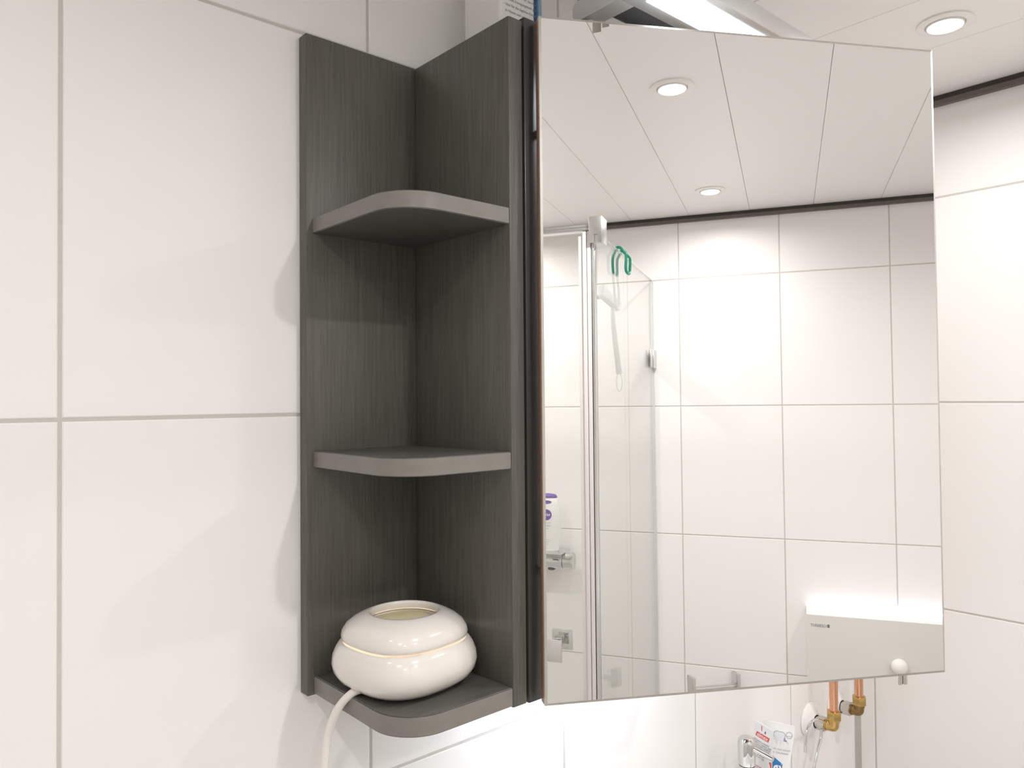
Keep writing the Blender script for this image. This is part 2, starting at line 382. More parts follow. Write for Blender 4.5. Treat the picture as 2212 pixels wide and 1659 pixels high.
# ------------------------------------------------------------------ mirror cabinet with the door ajar
cx0, cx1, cyf, czb, czt = 0.3733, 0.8235, -0.1785, -0.2865, 0.3985
t = thing('mirror_cabinet', ((cx0 + cx1) / 2, 0, czb), 'dark wall cabinet with a frameless mirror door standing ajar', 'cabinet')
mb = MB(); mb.box(cx0, cx0 + 0.018, cyf, -0.0002, czb, czt, 0.001); obj('side_board', mb, 'dark_c', t)
mb = MB(); mb.box(cx1 - 0.018, cx1, cyf, -0.0002, czb, czt, 0.001); obj('side_board', mb, 'dark_c', t)
mb = MB(); mb.box(cx0 + 0.018, cx1 - 0.018, cyf, -0.0002, czb, czb + 0.018, 0.0008); obj('bottom_board', mb, 'dark_c', t)
mb = MB(); mb.box(cx0 + 0.018, cx1 - 0.018, cyf, -0.0002, czt - 0.018, czt, 0.0008); obj('top_board', mb, 'dark_c', t)
mb = MB(); mb.box(cx0 + 0.018, cx1 - 0.018, -0.006, -0.0002, czb + 0.018, czt - 0.018); obj('rear_board', mb, 'white', t)
for z in (-0.06, 0.17):
    mb = MB(); mb.box(cx0 + 0.0182, cx1 - 0.0182, cyf + 0.02, -0.0062, z, z + 0.006, 0.0006); obj('inner_shelf', mb, 'glassedge', t)
# door frame: origin at front-left edge, mid height; X along the door, Y up, Z = mirror normal
nrm = Vector((-0.509, -0.8608, 0.0051)).normalized(); tdir = Vector((0.8608, -0.509, 0)).normalized(); updir = nrm.cross(tdir)
DH = 0.34054; DW = 0.4453
DM = Matrix(((tdir.x, updir.x, nrm.x, 0.37883), (tdir.y, updir.y, nrm.y, -0.195), (tdir.z, updir.z, nrm.z, 0.05539), (0, 0, 0, 1)))
mb = MB(); mb.box(0, DW, -DH, DH, -0.0165, -0.0048, 0.0006, mtx=DM); door = obj('door', mb, 'brown', t)
mb = MB(); mb.box(-0.0002, DW + 0.0002, -DH - 0.0002, -DH + 0.0002, -0.0164, -0.005, 0, mtx=DM); mb.box(-0.0001, DW + 0.0001, DH - 0.0002, DH + 0.0002, -0.0164, -0.005, 0, mtx=DM)
mb.box(DW - 0.0002, DW + 0.0002, -DH, DH, -0.0164, -0.005, 0, mtx=DM)
obj('edge_band', mb, 'pale', door)
mb = MB(); mb.box(0, DW, -DH, DH, -0.0047, -0.0008, 0, mtx=DM); obj('glass_rim', mb, 'pale', door, 0)
bw = 0.0024
q = lambda x, y, z: DM @ Vector((x, y, z))
mb = MB(); mb.quad(q(bw, -DH + bw, 0), q(DW - bw, -DH + bw, 0), q(DW - bw, DH - bw, 0), q(bw, DH - bw, 0)); obj('mirror_pane', mb, 'mirror', door, 0)
mb = MB()
o4 = [(0, -DH), (DW, -DH), (DW, DH), (0, DH)]; i4 = [(bw, -DH + bw), (DW - bw, -DH + bw), (DW - bw, DH - bw), (bw, DH - bw)]
for k in range(4):
    j = (k + 1) % 4; mb.quad(q(*o4[k], -0.0007), q(*o4[j], -0.0007), q(*i4[j], 0), q(*i4[k], 0))
obj('bevelled_edge', mb, 'bevel', door, 0)
mb = MB()
for dx in (-0.0030, 0.0030):
    mb.tube([q(0.3995 + dx, -DH + 0.004, -0.010), q(0.3995 + dx, -DH - 0.0125, -0.010)], 0.0029, 14)
mb.box(0.3995 - 0.008, 0.3995 + 0.008, -DH - 0.0016, -DH - 0.0002, -0.0155, -0.005, 0.0003, mtx=DM)
tag(obj('handle', mb, 'nickel', door), 'small metal pull under the lower edge')
for z in (0.285, -0.16):
    mb = MB(); hz = z
    mb.tube([(0.3985, -0.168, hz), (0.3935, -0.181, hz), (0.3945, -0.1868, hz)], 0.0045, 12)
    mb.box(0.3915, 0.3995, -0.176, -0.120, hz - 0.009, hz + 0.009, 0.002)
    tag(obj('hinge', mb, 'chrome', t), 'chrome hinge')
# under-cabinet light washing the tiles below
t = thing('undercabinet_light', (0.60, -0.09, czb - 0.012), 'slim light fitting on the underside of the mirror cabinet', 'lamp')
mb = MB(); mb.box(0.45, 0.75, -0.125, -0.06, czb - 0.012, czb - 0.0002, 0.002); obj('housing', mb, 'alu', t)
mb = MB(); mb.box(0.457, 0.743, -0.118, -0.067, czb - 0.0132, czb - 0.0121, 0.0); obj('diffuser', mb, 'ledsoft', t, 0)
l = D.lights.new('undercabinet_beam', 'AREA'); l.shape = 'RECTANGLE'; l.size = 0.28; l.size_y = 0.05; l.energy = UNDER_W; l.color = LED_COL
lo = D.objects.new('undercabinet_beam', l); COL.objects.link(lo); lo.parent = t; lo.location = (0, 0, -0.004)

# ------------------------------------------------------------------ LED lamp on the cabinet top
lz0, lz1 = 0.428, 0.450
t = thing('cabinet_lamp', (0.60, -0.15, czt), 'grey frame lamp with a bright LED bar standing over the mirror door', 'lamp')
def arm(x0, x1):
    mb = MB(); mb.prism(rrect(-0.226, -0.1585, lz0, lz1, 0.007, 6, (1, 0, 0, 1)), x0, x1, 0.0008,
                        Matrix(((0, 0, 1, 0), (1, 0, 0, 0), (0, 1, 0, 0), (0, 0, 0, 1))))
    return mb
obj('arm', arm(0.4645, 0.488), 'alu', t); obj('arm', arm(0.738, 0.7615), 'alu', t)
mb = MB(); mb.box(0.4645, 0.7615, -0.292, -0.2255, lz0, lz1, 0.0015); bar = obj('bar', mb, 'alu', t)
mb = MB(); mb.box(0.4880, 0.7380, -0.2805, -0.2425, lz0 - 0.0012, lz0 + 0.0005, 0.0); obj('led_strip', mb, 'led', bar, 0)
mb = MB(); mb.box(0.488, 0.738, -0.2254, -0.195, lz0 + 0.002, lz1 - 0.001, 0.001); obj('driver_box', mb, 'lampdark', t)
for xb in (0.471, 0.745):
    mb = MB(); mb.box(xb, xb + 0.010, -0.1780, -0.130, czt, lz0 + 0.004, 0.001); mb.box(xb, xb + 0.010, -0.178, -0.150, lz0 - 0.004, lz0, 0.001); obj('bracket', mb, 'alu', t)
mb = MB(); mb.box(0.418, 0.4660, -0.262, -0.2560, lz0 + 0.0005, lz0 + 0.004, 0.0004)
mb.box(0.4180, 0.4272, -0.2620, -0.2610, lz0 - 0.0255, lz0 + 0.003, 0.0002); mb.box(0.4288, 0.4362, -0.2600, -0.2590, lz0 - 0.0225, lz0 + 0.003, 0.0002)
tag(obj('cable_clip', mb, 'nickel', t), 'two small metal tabs under the lamp')

# carton and blue pack on the cabinet top
t = thing('carton', (0.437, -0.067, czt), 'white carton with small German print standing on the cabinet top', 'box')
bx = MB(); bx.prism(rrect(0.4095, 0.4625, -0.100, -0.0345, 0.0035, 5), czt, 0.555, 0.0012); obj('body', bx, 'card', t)
mb = MB()
for k, (ln, ind) in enumerate((('- besonders mild f\u00fcr die Haut', 0), ('  weiches Reinigungstuch geeignet', 0), ('- ideal f\u00fcr die t\u00e4gliche K\u00f6rperpflege', 0), ('  zu Hause und unterwegs', 0))):
    me = text_mesh(ln, 0.0043); mb.mesh_from(me, frame((0.4142, -0.10025, 0.4700 - 0.0068 * k), (1, 0, 0), (0, 0, 1)))
obj('lettering', mb, 'ink', t, 0)
mb = MB()
x0, x1, z0_, z1_ = 0.4135, 0.440, 0.412, 0.4365
for a in ((x0, x1, z1_ - 0.0003, z1_), (x0, x1, z0_, z0_ + 0.0003), (x0, x0 + 0.0003, z0_, z1_), (x1 - 0.0003, x1, z0_, z1_)):
    mb.quad((a[0], -0.10025, a[2]), (a[1], -0.10025, a[2]), (a[1], -0.10025, a[3]), (a[0], -0.10025, a[3]))
obj('printed_frame', mb, 'inklight', t, 0)
t = thing('blue_pouch', (0.470, -0.08, czt), 'narrow translucent blue plastic pack squeezed beside the white carton', 'pack')
mb = MB()
rings = []
for k in range(9):
    s = k / 8; z = czt + 0.15 * s; wd = 0.0045 + 0.0012 * math.sin(s * 6); dp = 0.020 - 0.012 * max(0, s - 0.75)
    rings.append([(0.4703 + wd * math.cos(a) + 0.0006 * math.sin(5 * s), -0.082 + dp * math.sin(a), z) for a in [2 * math.pi * i / 20 for i in range(20)]])
mb.grid_loft(rings, True, True, True); obj('body', mb, 'blue', t)
mb = MB(); mb.tube([(0.4650, -0.0985, czt + 0.002), (0.4645, -0.0995, czt + 0.05), (0.4652, -0.0985, czt + 0.10), (0.4650, -0.098, czt + 0.148)], 0.0009, 8)
mb.tube([(0.4752, -0.0935, czt + 0.002), (0.4756, -0.0940, czt + 0.07), (0.4752, -0.0935, czt + 0.148)], 0.0007, 8); obj('seam', mb, 'bluedark', t)

# ------------------------------------------------------------------ aroma lamp on the lowest shelf
px, py, pz = 0.2828, -0.0950, -0.2660
t = thing('aroma_lamp', (px, py, pz), 'cream ceramic aroma lamp with a round opening on the bottom shelf', 'aroma lamp')
def sring(a, b, z, n=56, e=2.75, rot=0.10):
    out = []
    for i in range(n):
        th = 2 * math.pi * i / n; c, s = math.cos(th), math.sin(th)
        k = (abs(c) ** e + abs(s) ** e) ** (-1 / e)
        x, y = a * k * c, b * k * s
        out.append((px + x * math.cos(rot) - y * math.sin(rot), py + x * math.sin(rot) + y * math.cos(rot), pz + z))
    return out
A = 0.0660; B = 0.0645
def shell(prof): return [sring(A * r, B * r, z * 0.945, e=2.05 + 0.7 * min(1, max(0, (r - 0.5) / 0.4))) for r, z in prof]
body = [(0.50, 0.0012), (0.66, 0.0012), (0.80, 0.0045), (0.91, 0.0105), (0.975, 0.0175), (1.0, 0.0255), (0.985, 0.0340), (0.945, 0.0415), (0.895, 0.0468), (0.872, 0.0480), (0.85, 0.0472), (0.845, 0.044), (0.93, 0.0255), (0.85, 0.0085), (0.5, 0.004)]
mb = MB(); mb.grid_loft(shell(body), True, True, False); obj('body', mb, 'ceramic', t, 60)
lid = [(0.80, 0.0505), (0.845, 0.0492), (0.868, 0.0503), (0.877, 0.0535), (0.862, 0.0590), (0.810, 0.0652), (0.725, 0.0705), (0.630, 0.0742), (0.555, 0.0760), (0.520, 0.0763), (0.507, 0.0755), (0.503, 0.0730), (0.51, 0.0690), (0.62, 0.0665), (0.74, 0.059), (0.79, 0.053), (0.80, 0.0505)]
mb = MB(); mb.grid_loft(shell(lid), True, False, False); obj('lid', mb, 'ceramic', t, 60)
mb = MB(); mb.grid_loft(shell([(0.62, 0.0650), (0.585, 0.0662), (0.565, 0.0655), (0.54, 0.0625), (0.3, 0.0585), (0.02, 0.0580)]), True, False, True); obj('dish', mb, 'ceramic', t, 60)
mb = MB(); mb.grid_loft(shell([(0.563, 0.0645), (0.3, 0.0647), (0.02, 0.0648)]), True, False, True); obj('oil', mb, 'oil', t, 60)
mb = MB(); mb.lathe([(0.002, 0.006), (0.008, 0.008), (0.010, 0.013), (0.008, 0.018), (0.002, 0.020)], (px, py, pz), n=16, cap0=True, cap1=True); obj('bulb', mb, 'warmbulb', t)
l = D.lights.new('aroma_glow', 'POINT'); l.energy = 0.07; l.color = (1.0, 0.86, 0.70); l.shadow_soft_size = 0.012
lo = D.objects.new('aroma_glow', l); COL.objects.link(lo); lo.parent = t; lo.location = (0, 0, 0.030)
mb = MB()
cpts = spline([(0.2520, -0.0960, -0.2600), (0.2400, -0.1000, -0.2590), (0.2270, -0.0930, -0.2610), (0.2185, -0.0830, -0.2720), (0.2130, -0.0755, -0.2870), (0.2095, -0.0705, -0.3060), (0.2075, -0.0680, -0.3290), (0.2055, -0.0660, -0.3600), (0.2030, -0.0600, -0.4600), (0.2000, -0.0400, -0.6500), (0.1950, -0.0150, -0.9000), (0.1950, -0.0090, -1.2500), (0.1950, -0.0045, -1.3000)], 8)
mb.tube([q + Vector((0.002 * min(1, k / 20), 0, 0)) for k, q in enumerate(cpts)], 0.0039, 14); obj('power_cord', mb, 'cord', t, 60)
mb = MB(); mb.tube([(0.249, -0.0975, -0.2605), (0.2385, -0.1000, -0.2592)], 0.0046, 14); obj('strain_relief', mb, 'cord', t)

# ------------------------------------------------------------------ pipes in the corner
def valve(x, label_p, dark):
    t = thing('pipe_connection', (x, -0.02, -0.608), label_p, 'pipe fitting', 'corner pipe fittings')
    y0, z = -0.0005, -0.608
    mb = MB(); mb.lathe([(0.032, 0.0), (0.0325, -0.002), (0.030, -0.005), (0.021, -0.010), (0.015, -0.014), (0.0125, -0.015)], (x, y0, z), 'Y', 36, cap0=True); obj('wall_rosette', mb, 'enamel', t)
    mb = MB(); mb.lathe([(0.0105, -0.008), (0.0105, -0.021)], (x, y0, z), 'Y', 20, True, True); obj('stub', mb, 'nickel', t)
    hexp = [(0.0135 * math.cos(math.radians(60 * k)), 0.0135 * math.sin(math.radians(60 * k))) for k in range(6)]
    mb = MB(); mb.prism(hexp, 0.019, 0.035, 0.0012, Matrix(((1, 0, 0, x), (0, 0, -1, 0), (0, 1, 0, z), (0, 0, 0, 1)))); obj('union_nut', mb, 'nickel', t, 25)
    e = 'brassdark' if dark else 'brass'
    mb = MB(); mb.tube(spline([(x, -0.033, z), (x, -0.041, z), (x, -0.0485, z + 0.0015), (x, -0.050, z + 0.008), (x, -0.050, z + 0.017)], 6), 0.0092, 18)
    mb.lathe([(0.0103, -0.033), (0.0103, -0.037)], (x, 0, z), 'Y', 20, True, True)
    mb.lathe([(0.0102, 0.010), (0.0102, 0.0145)], (x, -0.050, z), 'Z', 20, True, True); obj('elbow', mb, e, t)
    mb = MB(); mb.prism([(1.02 * a, 1.02 * b) for a, b in hexp], z + 0.014, z + 0.031, 0.002, Matrix.Translation((x, -0.050, 0)) @ Matrix.Rotation(math.radians(28), 4, 'Z')); obj('compression_nut', mb, 'brass', t, 25)
    mb = MB(); mb.tube([(x, -0.050, z + 0.02), (x, -0.050, 0.10)] + spline([(x, -0.050, 0.12), (x, -0.046, 0.134), (x, -0.030, 0.139), (x, -0.0005, 0.139)], 5)[1:], 0.0078, 20); obj('copper_pipe', mb, 'copper', t)
    return t
v1 = valve(1.2665, 'bright brass elbow with copper riser and white rosette, nearer of the two', False)
v2 = valve(1.3715, 'tarnished brass elbow with copper riser in the tile corner, farther of the two', True)
t = thing('supply_tube', (1.24, -0.03, -0.70), 'thin bent chrome supply tube hanging below the nearer copper riser', 'tube')
mb = MB(); mb.tube(spline([(1.2480, -0.0380, -0.5955), (1.2300, -0.0340, -0.5880), (1.2130, -0.0305, -0.5920), (1.2020, -0.0290, -0.6060), (1.1975, -0.0290, -0.6260), (1.1960, -0.0290, -0.6400)], 8), 0.0028, 12)
obj('short_bend', mb, 'chrome', t)
mb = MB(); mb.tube(spline([(1.2580, -0.0300, -0.6150), (1.2540, -0.0300, -0.6300), (1.2450, -0.0300, -0.6440), (1.2250, -0.0300, -0.6800), (1.2000, -0.0300, -0.7400), (1.1850, -0.0300, -0.8500)], 8), 0.0027, 12)
obj('long_bend', mb, 'chrome', t)

# ------------------------------------------------------------------ washbasin, tap, tumbler and tubes
zbz = -0.722
t = thing('washbasin', (0.85, -0.23, -0.86), 'white ceramic washbasin below the mirror cabinet', 'washbasin')
mb = MB(); ro = rrect(0.55, 1.15, -0.46, -0.0005, 0.03, 6); ri = rrect(0.60, 1.10, -0.43, -0.15, 0.05, 6); rb = rrect(0.68, 1.02, -0.39, -0.20, 0.05, 6); rl = rrect(0.60, 1.10, -0.40, -0.0005, 0.04, 6)
mb.grid_loft([[(x, y, -0.865) for x, y in rl], [(x, y, -0.76) for x, y in ro], [(x, y, zbz - 0.004) for x, y in ro], [(0.85 + (x - 0.85) * 0.99, y * 0.995 - 0.001, zbz) for x, y in ro], [(x, y, zbz) for x, y in ri], [(x * 0.99 + 0.0085, y, zbz - 0.01) for x, y in ri], [(x, y, -0.83) for x, y in rb]], True, True, True)
obj('basin', mb, 'enamel', t, 40)
t = thing('basin_tap', (0.92, -0.08, zbz), 'chrome single-lever basin tap below the open mirror door', 'tap')
mb = MB(); mb.lathe([(0.024, zbz), (0.024, -0.610), (0.0225, -0.590), (0.0165, -0.578), (0.0128, -0.575), (0.0125, -0.556)], (0.92, -0.08, 0), 'Z', 40, True, True); obj('tap_body', mb, 'chrome', t)
mb = MB(); mb.lathe([(0.0118, -0.5555), (0.0126, -0.553), (0.0137, -0.545), (0.0137, -0.5225), (0.0125, -0.5165), (0.0095, -0.5135), (0.0005, -0.5120)], (0.92, -0.08, 0), 'Z', 40, True, True); obj('tap_cap', mb, 'chrome', t)
mb = MB(); mb.tube([(0.92, -0.0925, -0.5280), (0.92, -0.1245, -0.5325)], 0.0040, 16); obj('lever', mb, 'chrome', t)
mb = MB(); mb.tube([(0.92, -0.10, -0.645), (0.92, -0.155, -0.65), (0.92, -0.20, -0.657)], 0.013, 20); obj('spout', mb, 'chrome', t)
t = thing('tumbler', (1.012, -0.069, zbz), 'clear tumbler holding the toothpaste tubes beside the tap', 'glass')
mb = MB(); mb.lathe([(0.030, zbz), (0.036, -0.642), (0.034, -0.642), (0.0285, zbz + 0.006)], (1.012, -0.069, 0), 'Z', 36, True, True); obj('glass_wall', mb, 'tumbler', t)
class Tube:
    def __init__(s, top_l, top_r, length, r):
        s.l = Vector(top_l); s.r = Vector(top_r); s.rt = (s.r - s.l).normalized(); s.c = (s.l + s.r) / 2; s.a0 = (s.r - s.l).length / 2
        s.up = (Vector((0, 0, 1)) - s.rt * s.rt.z).normalized(); s.n = s.rt.cross(s.up); s.L = length; s.R = r
    def ab(s, d):                              # half width / half thickness at distance d below the crimp end
        k = min(max((d - 0.010) / (s.L - 0.010), 0), 1); k2 = math.sin(k * math.pi / 2)
        return s.a0 + (s.R - s.a0) * k ** 1.5, 0.0009 + (s.R - 0.0009) * k2
    du = 0.0
    def at(s, u, d, off=0.0):
        u = u + s.du
        a, b = s.ab(d); x = max(-1, min(1, u / a)); h = b * math.sqrt(max(0, 1 - x * x))
        return s.c + s.rt * u - s.up * d + s.n * (h + off)
    def build(s, parent):
        rings = []
        for k in range(19):
            d = s.L * k / 18; a, b = s.ab(d)
            rings.append([s.c - s.up * d + s.rt * (a * math.cos(2 * math.pi * i / 32)) + s.n * (b * math.sin(2 * math.pi * i / 32)) for i in range(32)])
        mb = MB(); mb.grid_loft(rings, True, True, True); obj('tube', mb, 'tubeskin', parent, 60)
        e = s.c - s.up * s.L; mb = MB(); mb.tube([e, e - s.up * 0.02], s.R * 0.75, 24); obj('cap', mb, 'white', parent)
    def wrap(s, mb, me, u, d, sc=1, rot=0):
        c_, s_ = math.cos(rot), math.sin(rot)
        vs = [mb.bm.verts.new(s.at(u + c_ * v.co.x - s_ * v.co.y, d - (s_ * v.co.x + c_ * v.co.y), 0.00035)) for v in me.vertices]
        for p_ in me.polygons:
            try: mb.bm.faces.new([vs[i] for i in p_.vertices])
            except ValueError: pass
    def poly(s, mb, pts, off=0.00025):
        # strips in u so that the print follows the curve
        vs = [mb.bm.verts.new(s.at(u, d, off)) for u, d in pts]; mb.bm.faces.new(vs)
    def rect(s, mb, u0, u1, d0, d1, off=0.00025, sk=0.0, n=8):
        for k in range(n):
            a, b = u0 + (u1 - u0) * k / n, u0 + (u1 - u0) * (k + 1) / n
            s.poly(mb, [(a + sk, d0), (b + sk, d0), (b, d1), (a, d1)], off)
    def stroke(s, mb, pts, wd, off=0.0003):
        for (ua, da), (ub, db) in zip(pts[:-1], pts[1:]):
            v = Vector((ub - ua, db - da)); v.normalize(); nx, ny = -v.y * wd / 2, v.x * wd / 2
            s.poly(mb, [(ua + nx, da + ny), (ub + nx, db + ny), (ub - nx, db - ny), (ua - nx, da - ny)], off)
# red/white tube, seen edge-on to the wall
t1 = thing('toothpaste_tube', (1.003, -0.069, zbz), 'white toothpaste tube with a red elmex banner, left of two in the tumbler', 'toothpaste', 'toothpaste tubes in the tumbler')
T1 = Tube((0.9925, -0.0500, -0.5165), (0.9840, -0.0895, -0.5200), 0.165, 0.0165); T1.build(t1)
mb = MB(); T1.rect(mb, -0.0145, 0.0125, 0.0150, 0.0225, sk=0.0018); obj('banner', mb, 'inkred', t1, 0)
mb = MB(); T1.wrap(mb, text_mesh('elmex', 0.0092, 'CENTER', 0.25, 0.0001), -0.0005, 0.0213); obj('lettering', mb, 'inkwhite', t1, 0)
mb = MB(); T1.stroke(mb, [(-0.0035, 0.002), (-0.0030, 0.011)], 0.0013)
T1.rect(mb, 0.0175, 0.0198, 0.052, 0.150, n=3); T1.rect(mb, -0.010, 0.012, 0.0655, 0.0665); obj('red_mark', mb, 'inkred', t1, 0)
mb = MB()
ls = ['Zahnpasta schuetzt', 'Zaehne u. staerkt den', 'Zahnschmelz taeglich', 'mit Aminfluorid und', 'reinigt schonend die', 'Zahnoberflaeche und', 'beugt Karies vor', 'zweimal am Tag']
for k, ln in enumerate(ls): T1.wrap(mb, text_mesh(ln, 0.0040), -0.0165, 0.0290 + 0.0034 * k)
for k, ln in enumerate(ls[:5]): T1.wrap(mb, text_mesh(ln, 0.0038), -0.0150, 0.0690 + 0.0034 * k)
obj('small_print', mb, 'ink', t1, 0)
mb = MB(); T1.rect(mb, 0.003, 0.0058, 0.0085, 0.0125, n=2); obj('batch_code', mb, 'ink', t1, 0)
# blue label tube, facing the camera
t2 = thing('toothpaste_tube', (1.036, -0.069, zbz), 'white toothpaste tube with a tooth picture and blue label, right of two', 'toothpaste', 'toothpaste tubes in the tumbler')
T2 = Tube((1.0240, -0.0490, -0.5255), (1.0490, -0.0905, -0.5310), 0.165, 0.018); T2.build(t2); T2.du = 0.0062
tooth = [(-0.011, 0.0165), (-0.0085, 0.0150), (-0.005, 0.0160), (-0.001, 0.0155), (0.0020, 0.0175), (0.0020, 0.0215), (0.0005, 0.0255), (0.0000, 0.0305), (-0.0015, 0.0335), (-0.0030, 0.0300), (-0.0042, 0.0265), (-0.0055, 0.0265), (-0.0068, 0.0300), (-0.0080, 0.0335), (-0.0095, 0.0305), (-0.0100, 0.0255), (-0.0118, 0.0210)]
mb = MB(); vs = [(u, d) for u, d in tooth]
c = (-0.0045, 0.0215)
for i in range(len(vs)): T2.poly(mb, [c, vs[i], vs[(i + 1) % len(vs)]], 0.0003)
obj('tooth_picture', mb, 'inktooth', t2, 0)
mb = MB(); T2.stroke(mb, [(-0.0190, 0.0300), (-0.0150, 0.0270), (-0.0110, 0.0255)], 0.0006); T2.stroke(mb, [(0.0020, 0.0260), (0.0065, 0.0270), (0.0110, 0.0300)], 0.0006)
T2.stroke(mb, [(-0.0125, 0.0235), (-0.0140, 0.0190), (-0.0125, 0.0150), (-0.0085, 0.0130), (-0.0045, 0.0140), (-0.0010, 0.0132), (0.0030, 0.0150), (0.0045, 0.0190), (0.0030, 0.0240)], 0.0010)
obj('gum_line', mb, 'inklight', t2, 0)
mb = MB(); T2.rect(mb, 0.0025, 0.0055, 0.0225, 0.0245, n=2); obj('red_spot', mb, 'inkred', t2, 0)
mb = MB(); T2.rect(mb, 0.0025, 0.0075, 0.0252, 0.0272, n=2); obj('blue_spot', mb, 'inkblue', t2, 0)
mb = MB()
ring_ = [(0.0105 + 0.0046 * math.cos(2 * math.pi * k / 18), 0.0165 + 0.0050 * math.sin(2 * math.pi * k / 18)) for k in range(19)]
T2.stroke(mb, ring_, 0.0009); T2.stroke(mb, [(0.0062, 0.0185), (0.0146, 0.0175)], 0.0007); obj('seal_mark', mb, 'inklight', t2, 0)
mb = MB()
T2.wrap(mb, text_mesh('St\u00e4rkt und sch\u00fctzt', 0.0044, 'CENTER'), -0.0015, 0.0420); T2.wrap(mb, text_mesh('das Zahnfleisch', 0.0044, 'CENTER'), -0.0015, 0.0475)
obj('slogan', mb, 'inklight', t2, 0); mb = MB()
T2.wrap(mb, text_mesh('mit Zink', 0.0050), 0.0085, 0.0860, rot=math.pi / 2)
obj('small_print', mb, 'inklight', t2, 0)
mb = MB(); T2.du = 0.0115
n = 10
for k in range(n):
    a, b = -0.0195 + 0.0185 * k / n, -0.0195 + 0.0185 * (k + 1) / n
    top = lambda u: 0.0515 + (u + 0.0195) / 0.0185 * 0.0110
    for d0, d1 in ((0, 0.25), (0.25, 0.5), (0.5, 0.75), (0.75, 1.0)):
        f = lambda u, s_: top(u) + (0.125 - top(u)) * s_
        T2.poly(mb, [(a, f(a, d0)), (b, f(b, d0)), (b, f(b, d1)), (a, f(a, d1))])
obj('blue_label', mb, 'inkblue', t2, 0)
mb = MB(); T2.wrap(mb, text_mesh('el', 0.0240, 'RIGHT', 0, 0.0006), -0.0030, 0.0600, rot=math.pi / 2); obj('lettering', mb, 'inkwhite', t2, 0)
mb = MB(); T2.du = 0.0; T2.rect(mb, 0.0165, 0.0178, 0.076, 0.10, n=2); obj('navy_mark', mb, 'inknavy', t2, 0)

# ------------------------------------------------------------------ shower enclosure (seen in the mirror)
GX, GY = 0.2042, -1.15
t = thing('shower_enclosure', (GX, GY, ZF), 'glass shower enclosure with chrome rail and corner post, mirrored at left', 'shower')
mb = MB(); mb.box(GX - 0.003, GX + 0.003, YD + 0.004, GY - 0.012, ZF + 0.02, 0.3995); side = obj('side_glass', mb, 'glass', t, 0)
mb = MB(); mb.box(GX - 0.0031, GX + 0.0031, YD + 0.004, GY - 0.012, 0.3990, 0.4000); mb.box(GX - 0.0045, GX + 0.0045, YD + 0.0002, YD + 0.0075, ZF + 0.02, 0.3990); obj('glass_edge', mb, 'glassedge', side, 0)
mb = MB(); mb.box(-0.74, 0.172, GY - 0.003, GY + 0.003, ZF + 0.02, 0.394); dg = obj('door_glass', mb, 'glass', t, 0)
mb = MB(); mb.box(0.1665, 0.1765, GY - 0.005, GY + 0.005, ZF + 0.02, 0.388, 0.001); obj('door_seal', mb, 'seal', dg)
mb = MB(); mb.box(XL + 0.002, 0.1945, GY - 0.014, GY + 0.008, 0.4055, 0.4125, 0.001); mb.box(XL + 0.002, 0.1945, GY - 0.014, GY + 0.012, 0.3985, 0.4045, 0.001); obj('top_rail', mb, 'satin', t)
mb = MB(); mb.box(0.1772, 0.1862, GY - 0.016, GY + 0.010, ZF + 0.01, 0.3975, 0.0015); obj('post_profile', mb, 'seal', t)
mb = MB(); mb.box(0.1875, 0.1962, GY - 0.016, GY + 0.010, ZF + 0.01, 0.3975, 0.0015); obj('post_profile', mb, 'seal', t)
mb = MB(); mb.box(0.1962, 0.1985, GY - 0.016, GY + 0.004, ZF + 0.01, 0.3975); obj('post_gap', mb, 'gap', t, 0)
mb = MB(); mb.box(0.1985, 0.2035, GY - 0.016, GY + 0.009, ZF + 0.01, 0.3975, 0.001); obj('post_profile', mb, 'satin', t)
mb = MB(); mb.box(0.1945, 0.2250, GY - 0.030, GY + 0.020, 0.3680, 0.4270, 0.0015); obj('corner_clamp', mb, 'satin', t)
mb = MB(); mb.box(0.2080, 0.2089, GY + 0.0200, GY + 0.0204, 0.3690, 0.3850); mb.box(0.2060, 0.2150, GY + 0.0200, GY + 0.0204, 0.3850, 0.3860); obj('clamp_slot', mb, 'gap', t, 0)
mb = MB(); mb.box(0.1925, 0.2155, YD + 0.0002, YD + 0.050, 0.1205, 0.1765, 0.0012); mb.box(0.1955, 0.1990, YD + 0.05, YD + 0.085, 0.1215, 0.1755, 0.001); mb.box(0.2085, 0.2125, YD + 0.05, YD + 0.085, 0.1215, 0.1755, 0.001); obj('glass_hinge', mb, 'satin', t)
mb = MB(); mb.box(0.078, 0.1245, GY + 0.026, GY + 0.030, -0.5630, -0.5140, 0.0006); mb.box(0.086, 0.104, GY + 0.003, GY + 0.026, -0.552, -0.532, 0.001)
mb.box(0.086, 0.1340, GY - 0.030, GY - 0.026, -0.5510, -0.5050, 0.0006); mb.box(0.095, 0.112, GY - 0.026, GY - 0.003, -0.54, -0.52, 0.001); obj('square_knob', mb, 'chrome', t)

